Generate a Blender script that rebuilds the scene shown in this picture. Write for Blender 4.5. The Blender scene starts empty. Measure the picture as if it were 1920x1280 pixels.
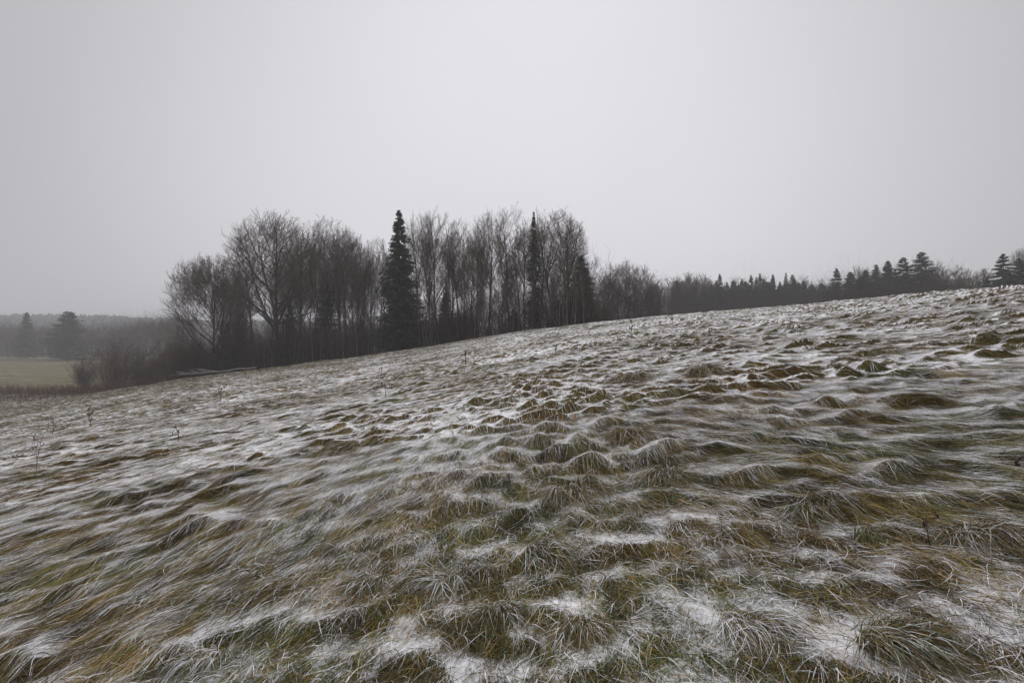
import bpy, math, random
import numpy as np
from mathutils import Vector

PI = math.pi
scene = bpy.context.scene
COL = scene.collection
R = np.random.default_rng(7)
random.seed(7)

# ------------------------------------------------------------------ camera numbers
FPX, CX, CY = 907.0, 960.0, 640.0          # focal length and centre in the photograph's pixels
EYE = 1.6

# ------------------------------------------------------------------ noise
_pt = np.random.default_rng(1234)
_PERM = _pt.permutation(4096)
_ANG = _pt.random(4096) * 2 * PI
_GX, _GY = np.cos(_ANG), np.sin(_ANG)


def pn(x, y, seed=0):
    x = np.asarray(x, dtype=np.float64) + seed * 37.17
    y = np.asarray(y, dtype=np.float64) + seed * 91.73
    xi = np.floor(x).astype(np.int64)
    yi = np.floor(y).astype(np.int64)
    xf, yf = x - xi, y - yi
    u = xf * xf * xf * (xf * (xf * 6 - 15) + 10)
    v = yf * yf * yf * (yf * (yf * 6 - 15) + 10)

    def g(ix, iy, dx, dy):
        h = _PERM[(_PERM[ix & 4095] + iy) & 4095]
        return _GX[h] * dx + _GY[h] * dy
    n00 = g(xi, yi, xf, yf)
    n10 = g(xi + 1, yi, xf - 1, yf)
    n01 = g(xi, yi + 1, xf, yf - 1)
    n11 = g(xi + 1, yi + 1, xf - 1, yf - 1)
    a = n00 + u * (n10 - n00)
    b = n01 + u * (n11 - n01)
    return 1.5 * (a + v * (b - a))


def sstep(a, b, x):
    t = np.clip((x - a) / (b - a), 0, 1)
    return t * t * (3 - 2 * t)


# ------------------------------------------------------------------ terrain
_UC = np.array([-3, -1.6, -1.06, -.68, -.507, -.176, .044, .375, .595, 1.06, 1.6, 3])
_YC = np.array([70, 70, 68, 62, 58, 52, 46, 34, 27, 18, 14, 10.])
_RC = np.array([-.020, -.020, -.018, -.004, -.006, -.007, .006, .002, -.003, -.005, -.005, -.005])


def smooth_tab(u, tab):
    s = 0
    for k, w in ((-.12, .25), (0., .5), (.12, .25)):
        s = s + w * np.interp(u + k, _UC, tab)
    return s


def base(x, y):
    """the lie of the land without hummocks"""
    x = np.asarray(x, float)
    y = np.asarray(y, float)
    u = x / np.maximum(y, 4.)
    yc = smooth_tab(u, _YC)
    z = .14 * x + .05 * y + smooth_tab(u, _RC) * np.maximum(y, 0) * sstep(0, 15, y)
    d = np.maximum(y - yc * .97, 0)
    w = 7.0
    z = z - np.where(d < w, .13 * d * d / (2 * w), .13 * (d - w / 2)) - .0008 * np.minimum(d, 40) ** 2
    floor = -6.3 + 10.5 * sstep(-30, 60, x) + .25 * pn(x / 40, y / 40, 8)
    far = sstep(70, 130, y)
    k = 1.2
    m = np.maximum(z, floor) + np.maximum(k - np.abs(z - floor), 0) ** 2 / (4 * k)
    near = sstep(8, 40, y)
    m = m * near + z * (1 - near)
    return m * (1 - far) + (floor + np.minimum(np.maximum(m - floor, 0), .4)) * far


def hum_amp(x, y):
    a = .72 + .38 * sstep(-6, 8, x - .12 * y + 2) + .22 * pn(x / 6, y / 6, 21)
    a = a * (1 - .25 * sstep(-4, -20, x))
    a = a * (1 - .4 * sstep(12, 34, y)) * (1 - .28 * sstep(6.5, 3, y))
    return a * (1 - sstep(74, 90, y))


def hum(x, y):
    """matted grass: asymmetric wave-like mounds, steep side towards -y"""
    w = pn(x / 1.5, y / 1.5, 1)
    w2 = pn(x / 1.3, y / 1.3, 9)
    xx, yy = x + .30 * w, y + .22 * w2
    t = np.tanh(x / 3.5)
    wl, wr = np.clip(-t, 0, 1), np.clip(t, 0, 1)
    wc = 1 - wl - wr
    c7 = .7071

    def mounds(dy):
        ym = yy + dy
        p, q = (xx + ym) * c7, (ym - xx) * c7
        return (wl * pn(p / .62, q / .30, 2) + wr * pn(p / .30, q / .62, 3) + wc * pn(xx / .42, ym / .35, 6)) / np.sqrt(wl ** 2 + wr ** 2 + wc ** 2)
    a0 = mounds(0)
    a = mounds(.17 * a0)
    b0 = pn(xx / .34, yy / .25, 3)
    b = pn(xx / .34, (yy + .10 * b0) / .25, 3)
    c = pn(x / .16, (y + .04 * b) / .13, 4)
    big = pn(x / 5.5, y / 6.5, 5)
    lump = .85 + 1.0 * pn(x / 2.1, y / 1.8, 7)
    h = (.100 * np.maximum(a - .05, 0) + .026 * a) * np.clip(lump, .3, 1.7) +   .046 * b * np.clip(lump, .6, 1.3) + .016 * c
    return hum_amp(x, y) * h + .11 * big * (1 - sstep(60, 90, y))


def H(x, y):
    return base(x, y) + hum(x, y)


def snow_at(x, y):
    e = .06
    s = (hum(x, y + e) - hum(x, y - e)) / (2 * e)
    hh = hum(x, y) - .11 * pn(x / 5.5, y / 6.5, 5)
    lo = pn(x / 3.2, y / 3.6, 11)
    mid = pn(x / .7, y / .5, 12)
    fine = pn(x / .13, y / .42, 13)
    fore = sstep(7.5, 3.0, y + .25 * np.abs(x))                # trodden, greener near ground
    right = sstep(-8, 12, x - .1 * y)
    leftfar = sstep(-8, -28, x) * sstep(14, 30, y)
    v = .735 - 1.7 * s + .18 * lo + .12 * mid + .30 * fine - 1.2 * np.maximum(hh - .06, 0)
    v = v - .31 * fore + .10 * right - .06 * leftfar - .16 * sstep(10, 24, y) - .12 * sstep(30, 56, y)
    return v


def hit(px, py):
    """where the line of sight through this point of the photograph meets the land"""
    u, v = (px - CX) / FPX, -(py - CY) / FPX
    ys = np.geomspace(1.5, 75, 6000)
    g = base(u * ys, ys) - (EYE + v * ys)
    i = int(np.argmax(g > 0)) if (g > 0).any() else int(np.argmax(g))
    y = float(ys[i])
    return u * y, y


# ------------------------------------------------------------------ mesh helpers
def mesh_np(name, verts, quads=None, tris=None, attrs=None, color=None, smooth=False):
    me = bpy.data.meshes.new(name)
    verts = np.ascontiguousarray(verts, dtype=np.float32)
    nq = 0 if quads is None else len(quads)
    nt = 0 if tris is None else len(tris)
    me.vertices.add(len(verts))
    me.vertices.foreach_set('co', verts.ravel())
    loops, starts = [], []
    if nq:
        loops.append(np.asarray(quads, dtype=np.int32).ravel())
        starts.append(np.arange(nq, dtype=np.int32) * 4)
    if nt:
        loops.append(np.asarray(tris, dtype=np.int32).ravel())
        starts.append(nq * 4 + np.arange(nt, dtype=np.int32) * 3)
    lp = np.concatenate(loops)
    me.loops.add(len(lp))
    me.loops.foreach_set('vertex_index', lp)
    me.polygons.add(nq + nt)
    me.polygons.foreach_set('loop_start', np.concatenate(starts))
    if smooth:
        me.polygons.foreach_set('use_smooth', np.ones(nq + nt, dtype=bool))
    me.update(calc_edges=True)
    for k, a in (attrs or {}).items():
        at = me.attributes.new(k, 'FLOAT', 'POINT')
        at.data.foreach_set('value', np.asarray(a, dtype=np.float32).ravel())
    if color is not None:
        at = me.attributes.new('tint', 'FLOAT_COLOR', 'POINT')
        c = np.ones((len(verts), 4), dtype=np.float32)
        c[:, :3] = color
        at.data.foreach_set('color', c.ravel())
    return me


def link(name, me, mat, parent=None):
    o = bpy.data.objects.new(name, me)
    COL.objects.link(o)
    if mat is not None and not me.materials:
        me.materials.append(mat)
    if parent:
        o.parent = parent
    return o


def tag(o, label=None, cat=None, group=None, kind=None):
    if label:
        o['label'] = label
    if cat:
        o['category'] = cat
    if group:
        o['group'] = group
    if kind:
        o['kind'] = kind
    return o


def empty(name, loc):
    o = bpy.data.objects.new(name, None)
    COL.objects.link(o)
    o.location = loc
    o.empty_display_size = .3
    return o


class Geo:
    """collects arrays of quads and triangles into one mesh"""
    def __init__(self):
        self.v, self.q, self.t, self.c, self.n = [], [], [], [], 0

    def add(self, v, q=None, t=None, c=None):
        v = np.asarray(v, float).reshape(-1, 3)
        if q is not None:
            self.q.append(np.asarray(q).reshape(-1, 4) + self.n)
        if t is not None:
            self.t.append(np.asarray(t).reshape(-1, 3) + self.n)
        self.v.append(v)
        if c is not None:
            self.c.append(np.broadcast_to(np.asarray(c, float), v.shape))
        self.n += len(v)

    def mesh(self, name, smooth=False):
        return mesh_np(name, np.concatenate(self.v), np.concatenate(self.q) if self.q else None,
                       np.concatenate(self.t) if self.t else None,
                       color=np.concatenate(self.c) if self.c else None, smooth=smooth)

    def tubes(self, P, r, sides=3, c=None):
        """P (N,k,3) polylines, r (N,k) radii"""
        N, k, _ = P.shape
        T = np.empty_like(P)
        T[:, 1:-1] = P[:, 2:] - P[:, :-2]
        T[:, 0] = P[:, 1] - P[:, 0]
        T[:, -1] = P[:, -1] - P[:, -2]
        T /= np.linalg.norm(T, axis=2, keepdims=True) + 1e-9
        ref = np.where(np.abs(T[:, :1, 2:3]) > .85, np.array([1., 0, 0]), np.array([0, 0, 1.]))
        A = np.cross(T, np.broadcast_to(ref, T.shape))
        A /= np.linalg.norm(A, axis=2, keepdims=True) + 1e-9
        B = np.cross(T, A)
        ang = np.arange(sides) * 2 * PI / sides
        V = P[:, :, None, :] + r[:, :, None, None] * (np.cos(ang)[None, None, :, None] * A[:, :, None, :] + np.sin(ang)[None, None, :, None] * B[:, :, None, :])
        idx = np.arange(N * k * sides).reshape(N, k, sides)
        a = idx[:, :-1, :]
        b = np.roll(a, -1, axis=2)
        d = idx[:, 1:, :]
        e = np.roll(d, -1, axis=2)
        q = np.stack([a, b, e, d], axis=-1)
        if c is not None:
            c = np.broadcast_to(np.asarray(c, float).reshape(-1, 1, 1, 3) if np.ndim(c) == 2 else np.asarray(c, float), V.shape).reshape(-1, 3)
        self.add(V.reshape(-1, 3), q.reshape(-1, 4), None, c)


def unit(v):
    return v / (np.linalg.norm(v, axis=-1, keepdims=True) + 1e-9)


# ------------------------------------------------------------------ materials
def new_mat(name):
    m = bpy.data.materials.new(name)
    m.use_nodes = True
    nt = m.node_tree
    for n in list(nt.nodes):
        if n.type != 'OUTPUT_MATERIAL':
            nt.nodes.remove(n)
    out = [n for n in nt.nodes if n.type == 'OUTPUT_MATERIAL'][0]
    return m, nt, out


def N(nt, typ, **kw):
    n = nt.nodes.new(typ)
    for k, v in kw.items():
        if k.startswith('i_'):
            n.inputs[k[2:].replace('_', ' ')].default_value = v
        else:
            setattr(n, k, v)
    return n


def bark_mat(name, c1, c2, scale=6., rough=.9, snow=0.):
    m, nt, out = new_mat(name)
    tc = N(nt, 'ShaderNodeTexCoord')
    mp = N(nt, 'ShaderNodeMapping')
    mp.inputs['Scale'].default_value = (1, 1, .25)
    nz = N(nt, 'ShaderNodeTexNoise', i_Scale=scale, i_Detail=4.)
    cr = N(nt, 'ShaderNodeValToRGB')
    cr.color_ramp.elements[0].position = .35
    cr.color_ramp.elements[1].position = .68
    cr.color_ramp.elements[0].color = (*c1, 1)
    cr.color_ramp.elements[1].color = (*c2, 1)
    b = N(nt, 'ShaderNodeBsdfPrincipled', i_Roughness=rough)
    b.inputs['Specular IOR Level'].default_value = .15
    L = nt.links.new
    L(tc.outputs['Object'], mp.inputs[0])
    L(mp.outputs[0], nz.inputs['Vector'])
    L(nz.outputs[0], cr.inputs[0])
    L(cr.outputs[0], b.inputs['Base Color'])
    L(b.outputs[0], out.inputs[0])
    return m


def tint_mat(name, rough=.75, spec=.2, scale=25., lo=.8, hi=1.2):
    """colour held by the mesh itself, broken up by fine noise"""
    m, nt, out = new_mat(name)
    at = N(nt, 'ShaderNodeAttribute', attribute_name='tint')
    tc = N(nt, 'ShaderNodeTexCoord')
    nz = N(nt, 'ShaderNodeTexNoise', i_Scale=scale, i_Detail=3.)
    mr = N(nt, 'ShaderNodeMapRange')
    mr.inputs[1].default_value, mr.inputs[2].default_value = .3, .7
    mr.inputs[3].default_value, mr.inputs[4].default_value = lo, hi
    mx = N(nt, 'ShaderNodeVectorMath', operation='SCALE')
    b = N(nt, 'ShaderNodeBsdfPrincipled', i_Roughness=rough)
    b.inputs['Specular IOR Level'].default_value = spec
    L = nt.links.new
    L(tc.outputs['Object'], nz.inputs['Vector'])
    L(nz.outputs[0], mr.inputs[0])
    L(at.outputs['Color'], mx.inputs[0])
    L(mr.outputs[0], mx.inputs['Scale'])
    L(mx.outputs[0], b.inputs['Base Color'])
    L(b.outputs[0], out.inputs[0])
    return m


def ground_mat():
    m, nt, out = new_mat('snow dusted turf')
    L = nt.links.new
    tc = N(nt, 'ShaderNodeTexCoord')
    snow = N(nt, 'ShaderNodeAttribute', attribute_name='snow')
    zone = N(nt, 'ShaderNodeAttribute', attribute_name='zone')
    green = N(nt, 'ShaderNodeAttribute', attribute_name='green')
    mp = N(nt, 'ShaderNodeMapping')
    mp.inputs['Scale'].default_value = (1, .28, 1)
    mp.inputs['Rotation'].default_value = (0, 0, .15)
    L(tc.outputs['Object'], mp.inputs[0])
    n1 = N(nt, 'ShaderNodeTexNoise', i_Scale=26., i_Detail=5., i_Roughness=.7)
    n2 = N(nt, 'ShaderNodeTexNoise', i_Scale=130., i_Detail=3., i_Roughness=.7)
    n3 = N(nt, 'ShaderNodeTexNoise', i_Scale=.35, i_Detail=7., i_Roughness=.75)
    L(mp.outputs[0], n1.inputs['Vector'])
    L(mp.outputs[0], n2.inputs['Vector'])
    L(tc.outputs['Object'], n3.inputs['Vector'])
    # thatch colour
    thatch = N(nt, 'ShaderNodeValToRGB')
    e = thatch.color_ramp.elements
    e[0].position, e[0].color = .3, (.038, .023, .010, 1)
    e[1].position, e[1].color = .75, (.19, .125, .045, 1)
    k = e.new(.5)
    k.color = (.090, .056, .020, 1)
    L(n1.outputs[0], thatch.inputs[0])
    gr = N(nt, 'ShaderNodeValToRGB')
    e = gr.color_ramp.elements
    e[0].position, e[0].color = .3, (.036, .036, .010, 1)
    e[1].position, e[1].color = .75, (.17, .155, .045, 1)
    L(n1.outputs[0], gr.inputs[0])
    mg = N(nt, 'ShaderNodeMix', data_type='RGBA')
    L(green.outputs['Fac'], mg.inputs[0])
    L(thatch.outputs[0], mg.inputs[6])
    L(gr.outputs[0], mg.inputs[7])
    # the low meadow beyond and dark wood floor
    far = N(nt, 'ShaderNodeValToRGB')
    e = far.color_ramp.elements
    e[0].position, e[0].color = .35, (.076, .066, .030, 1)
    e[1].position, e[1].color = .7, (.165, .148, .070, 1)
    L(n3.outputs[0], far.inputs[0])
    mz = N(nt, 'ShaderNodeMix', data_type='RGBA')
    zc = N(nt, 'ShaderNodeClamp')
    L(zone.outputs['Fac'], zc.inputs[0])
    L(zc.outputs[0], mz.inputs[0])
    L(mg.outputs[2], mz.inputs[6])
    L(far.outputs[0], mz.inputs[7])
    zd = N(nt, 'ShaderNodeMath', operation='SUBTRACT', use_clamp=True)
    zd.inputs[1].default_value = 1.
    L(zone.outputs['Fac'], zd.inputs[0])
    mdk = N(nt, 'ShaderNodeMix', data_type='RGBA')
    mdk.inputs[7].default_value = (.028, .021, .016, 1)
    L(zd.outputs[0], mdk.inputs[0])
    L(mz.outputs[2], mdk.inputs[6])
    # snow mask: attribute plus streaky noise
    a1 = N(nt, 'ShaderNodeMath', operation='MULTIPLY_ADD')
    a1.inputs[1].default_value = 1.1
    a1.inputs[2].default_value = -.55
    L(n1.outputs[0], a1.inputs[0])
    a2 = N(nt, 'ShaderNodeMath', operation='MULTIPLY_ADD')
    a2.inputs[1].default_value = 1.0
    a2.inputs[2].default_value = -.5
    L(n2.outputs[0], a2.inputs[0])
    a3 = N(nt, 'ShaderNodeMath', operation='ADD')
    L(a1.outputs[0], a3.inputs[0])
    L(a2.outputs[0], a3.inputs[1])
    a4 = N(nt, 'ShaderNodeMath', operation='ADD')
    L(a3.outputs[0], a4.inputs[0])
    L(snow.outputs['Fac'], a4.inputs[1])
    mr = N(nt, 'ShaderNodeMapRange', interpolation_type='SMOOTHSTEP')
    mr.inputs[1].default_value, mr.inputs[2].default_value = .36, .62
    L(a4.outputs[0], mr.inputs[0])
    ms = N(nt, 'ShaderNodeMix', data_type='RGBA')
    ms.inputs[7].default_value = (.86, .86, .88, 1)
    L(mr.outputs[0], ms.inputs[0])
    L(mdk.outputs[2], ms.inputs[6])
    b = N(nt, 'ShaderNodeBsdfPrincipled', i_Roughness=.85)
    b.inputs['Specular IOR Level'].default_value = .15
    L(ms.outputs[2], b.inputs['Base Color'])
    bp = N(nt, 'ShaderNodeBump', i_Strength=.6, i_Distance=.03)
    L(n1.outputs[0], bp.inputs['Height'])
    L(bp.outputs[0], b.inputs['Normal'])
    L(b.outputs[0], out.inputs[0])
    return m


M_ground = ground_mat()
M_grass = tint_mat('grass blade', rough=.7, scale=40.)
M_bark = bark_mat('grey brown bark', (.035, .030, .026), (.085, .074, .064))
M_pale = bark_mat('pale sapling bark', (.07, .062, .052), (.20, .18, .155), 9.)
M_twig = bark_mat('bare twigs', (.086, .065, .050), (.160, .122, .096), 2.)
M_redtwig = bark_mat('reddish twigs', (.072, .040, .032), (.125, .068, .052), 2.)
M_brush = bark_mat('dark brush', (.034, .026, .022), (.080, .060, .050), 1.2)
M_needle = tint_mat('spruce needles', rough=.75, scale=3., lo=.75, hi=1.25)
M_log = bark_mat('barked off grey wood', (.22, .21, .20), (.48, .46, .44), 8.)
M_weed = bark_mat('dead weed stem', (.040, .022, .018), (.10, .055, .042), 20.)
M_hill = bark_mat('far forest floor', (.02, .02, .018), (.04, .04, .034), .02)
M_snow = bark_mat('falling snow', (.78, .78, .8), (.85, .85, .87), 3.)
M_leaf = bark_mat('yellow leaf', (.45, .32, .04), (.6, .45, .07), 40.)

# ------------------------------------------------------------------ ground sheet
def build_ground():
    ys = list(np.arange(-6, 1.5, .3))
    y = 1.5
    while y < 78:
        ys.append(y)
        y += max(.016, .0052 * y)
    while y < 2700:
        ys.append(y)
        y *= 1.02 if y < 300 else 1.05
    ys = np.array(ys)
    us = np.linspace(-1.65, 1.65, 1100)
    Y, U = np.meshgrid(ys, us, indexing='ij')
    X = U * (np.maximum(Y, 0) + 3.0) + U * np.minimum(Y, 0) * 0
    Z = H(X, Y)
    # beyond the frame's near edges the sheet is the same meadow
    d_cr = Y - smooth_tab(X / np.maximum(Y, 4), _YC)
    S = snow_at(X, Y)
    wood = sstep(1.5, 5, d_cr) * sstep(-60, -46, X) * (1 - sstep(12, 24, X))
    valley = sstep(8, 16, d_cr)
    zone = np.maximum(valley, 0)
    edge = sstep(4, 9, d_cr) * sstep(26, 14, d_cr) * (1 - sstep(-62, -40, X)) * 0
    ditch = sstep(9, 5, np.abs(Y - (222 + .06 * X) + 4 * pn(X / 30, Y / 30, 5)))
    zone = np.clip(zone + wood + edge + ditch + sstep(250, 262, Y + 6 * pn(X / 40, Y / 40, 3)), 0, 2)
    S = np.where(d_cr > 4, S - .5 * sstep(4, 10, d_cr) - .8 * np.clip(zone - 1, 0, 1), S)
    S = np.where(Y > 90, .08 + .40 * pn(X / 3, Y / 9, 15) + .25 * pn(X / 20, Y / 12, 16) - np.clip(zone - 1, 0, 1), S)
    G = green_at(X, Y)
    n, m = Y.shape
    idx = np.arange(n * m).reshape(n, m)
    q = np.stack([idx[:-1, :-1], idx[:-1, 1:], idx[1:, 1:], idx[1:, :-1]], -1).reshape(-1, 4)
    me = mesh_np('ground', np.stack([X, Y, Z], -1).reshape(-1, 3), q, attrs={'snow': S, 'zone': zone, 'green': G}, smooth=True)
    o = link('ground', me, M_ground)
    tag(o, kind='structure')


def green_at(x, y):
    fore = sstep(8, 3, y + .3 * np.abs(x - .5))
    lf = sstep(-5, -22, x) * sstep(14, 28, y)
    return np.clip(.24 + .9 * pn(x / 1.6, y / 1.6, 31) + .55 * pn(x / .5, y / .5, 32) + .5 * fore + .35 * lf + .2 * sstep(32, 55, y), 0, 1)


build_ground()

# ------------------------------------------------------------------ grass blades
SNOW = np.array([.86, .86, .88])


def comb_angle(x, y):
    """direction in which the matted grass lies: mostly down the picture, swirling"""
    a = .45 * pn(x / 2.6, y / 2.6, 41) + .45 * pn(x / .9, y / .9, 42) + .22 * pn(x / .22, y / .6, 43)
    return -PI / 2 + .72 * np.tanh(x / 3.5) + 1.1 * a


def blade_colour(n, g, rng):
    pal = np.array([[.070, .090, .016], [.130, .125, .024], [.135, .088, .022], [.215, .138, .042],
                    [.34, .24, .10], [.080, .042, .016], [.15, .19, .11]])
    p_green = np.clip(g, 0, 1)[:, None]
    wg = np.array([.28, .28, .12, .11, .07, .03, .11])
    wb = np.array([.05, .09, .24, .29, .18, .13, .02])
    w = p_green * wg + (1 - p_green) * wb
    cw = np.cumsum(w / w.sum(1, keepdims=True), axis=1)
    k = (rng.random(n)[:, None] > cw).sum(1).clip(0, 6)
    return pal[k] * rng.uniform(.7, 1.3, (n, 1))


def blades(x, y, ang, L, wid, lift, seg, rng, col, snowv, surf=None, rootz=None, drape=1.0):
    """ribbons that start on the ground, arch and lie down along it; returns verts, quads, colours"""
    n = len(x)
    t = np.linspace(0, 1, seg + 1)[None, :]
    bend = rng.normal(0, .35, n)[:, None]
    aa = ang[:, None] + bend * t
    px = x[:, None] + L[:, None] * t * np.cos(aa)
    py = y[:, None] + L[:, None] * t * np.sin(aa)
    g = H(px, py)
    pz = g + lift[:, None] * (np.sin(PI * np.clip(t, 0, 1) ** .75) * .9 + .12 * t) + .004
    P = np.stack([px, py, pz], -1)
    T = np.gradient(P, axis=1)
    T = unit(T)
    side = np.cross(T, np.array([0, 0, 1.]))
    side = unit(side)
    upv = np.cross(side, T)
    roll = rng.uniform(-.9, .9, n)[:, None, None]
    side = side * np.cos(roll) + upv * np.sin(roll)
    w = (wid[:, None] * np.clip(1.05 - t ** 2.2, .08, 1))[:, :, None] * .5
    V = np.stack([P - side * w, P + side * w], axis=2)
    idx = np.arange(n * (seg + 1) * 2).reshape(n, seg + 1, 2)
    q = np.stack([idx[:, :-1, 0], idx[:, :-1, 1], idx[:, 1:, 1], idx[:, 1:, 0]], -1).reshape(-1, 4)
    s = np.clip(snowv[:, None] * (1 + rng.normal(0, .45, (n, seg + 1))), 0, 1)[:, :, None]
    c = col[:, None, :] * (1 - s) + SNOW * s
    c = np.repeat(c[:, :, None, :], 2, axis=2)
    return V.reshape(-1, 3), q, c.reshape(-1, 3)


def grass_zone(geo, y0, y1, dens, wid, L0, L1, lift0, seg, seed, sparse=.2):
    rng = np.random.default_rng(seed)
    area = 1.3 * (y1 ** 2 - y0 ** 2) + 8 * (y1 - y0)
    n = int(area * dens)
    k_ = 4 / 1.3
    y = np.sqrt(rng.random(n) * ((y1 + k_) ** 2 - (y0 + k_) ** 2) + (y0 + k_) ** 2) - k_
    x = (rng.random(n) * 2 - 1) * (1.3 * y + 4)
    d = y - smooth_tab(x / np.maximum(y, 4), _YC)
    keep = (d < 6) & ((np.abs(x) < 1.2 * y + .5) | (rng.random(n) < .35))      # thinner beyond the edges of the view
    # tufted: more blades on mounds and fronts, fewer in snow drifts
    sv = snow_at(x, y)
    keep &= rng.random(n) < np.clip(1.25 - 1.15 * sv, sparse, 1)
    x, y, sv = x[keep], y[keep], sv[keep]
    n = len(x)
    g = green_at(x, y)
    fore = sstep(6.5, 3, y + .75 * np.abs(x - .3))
    ang = comb_angle(x, y) + rng.normal(0, 1, n) * (.16 + .62 * fore)
    L = rng.uniform(L0, L1, n) * (1 - .42 * fore)
    up = rng.random(n) ** 3
    lift = lift0 * (.2 + 1.5 * up + .6 * fore * rng.random(n)) * np.clip(1.2 - .5 * sv, .4, 1.2)
    col = blade_colour(n, g, rng) * np.clip(.85 + 1.0 * pn(x / .09, y / .5, 51) + .5 * pn(x / .5, y / .5, 52), .35, 1.6)[:, None]
    # snow dust on blades: some white, most partly
    z = sv + rng.normal(0, 1, n) * (.22 + .12 * fore) + .25 * pn(x / .07, y / .35, 53)
    sn = sstep(.52, .82, z - .05 * fore) * (.95 - .15 * fore)
    sn = np.maximum(sn, (rng.random(n) < .05) * .6)
    w = wid * rng.uniform(.6, 1.4, n)
    v, q, c = blades(x, y, ang, L, w, lift, seg, rng, col, sn)
    geo.add(v, q, None, c)


gg = Geo()
grass_zone(gg, .4, 7, 6200, .0027, .13, .40, .014, 4, 101, .28)
grass_zone(gg, 7, 18, 900, .0062, .18, .44, .018, 4, 102, .12)
grass_zone(gg, 18, 70, 80, .018, .25, .55, .022, 3, 103, .06)
o = link('grass', gg.mesh('grass'), M_grass)
tag(o, kind='stuff', label='matted long grass dusted with snow over the sloping field', cat='grass')
del gg


# ------------------------------------------------------------------ bare trees
def grow(P, rad, per, t0, t1, ang, angsd, lenfun, rr, k, trop, wander, rng, tip=.35):
    """children of the polylines P: each leaves at an angle and bends upward"""
    Np, kp, _ = P.shape
    par = np.repeat(np.arange(Np), per)
    n = len(par)
    t = t0 + (t1 - t0) * ((np.tile(np.arange(per), Np) + rng.random(n)) / per)
    f = t * (kp - 1)
    i = np.clip(f.astype(int), 0, kp - 2)
    w = (f - i)[:, None]
    A, B = P[par, i], P[par, i + 1]
    pos = A * (1 - w) + B * w
    tan = unit(B - A)
    prad = rad[par, i] * (1 - w[:, 0]) + rad[par, i + 1] * w[:, 0]
    plen = np.linalg.norm(np.diff(P, axis=1), axis=2).sum(1)[par]
    kp_ = rng.random(n) < np.clip(plen / (plen.mean() * 1.05), .12, 1)
    par, t, pos, tan, prad, plen = par[kp_], t[kp_], pos[kp_], tan[kp_], prad[kp_], plen[kp_]
    n = len(par)
    rv = unit(rng.normal(size=(n, 3)))
    perp = unit(rv - (rv * tan).sum(1, keepdims=True) * tan)
    a = np.radians(rng.normal(ang, angsd, n))[:, None]
    d = unit(tan * np.cos(a) + perp * np.sin(a))
    L = lenfun(t, plen, rng)
    step = (L / (k - 1))[:, None]
    Q = np.empty((n, k, 3))
    Q[:, 0] = pos
    for j in range(1, k):
        d = unit(d + np.array([0, 0, trop]) + rng.normal(0, wander, (n, 3)))
        Q[:, j] = Q[:, j - 1] + d * step
    r0 = np.minimum(prad * rr, .012 * L + .004)
    rq = r0[:, None] * (1 - (1 - tip) * np.linspace(0, 1, k))[None, :]
    return Q, rq


def trim(P, Ht, rx, rng, fuzz=.05):
    """limbs that would reach past the crown's rounded outline are grown shorter"""
    zc = .60 * Ht
    lim = .97 + rng.normal(0, fuzz, len(P))
    best = np.full(len(P), .3)
    done = np.zeros(len(P), bool)
    for f in (1., .88, .76, .64, .52, .42):
        T = P[:, 0] + (P[:, -1] - P[:, 0]) * f
        up = np.maximum(T[:, 2] - zc, 0) / (.41 * Ht)
        low = np.clip((zc - T[:, 2]) / (.6 * Ht), 0, 1)
        q = np.sqrt((np.hypot(T[:, 0], T[:, 1]) / (rx * (1 - .25 * low))) ** 2 + up ** 2)
        ok = (q < lim) & ~done
        best[ok] = f
        done |= ok
    return P[:, :1] + (P - P[:, :1]) * best[:, None, None]


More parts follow.
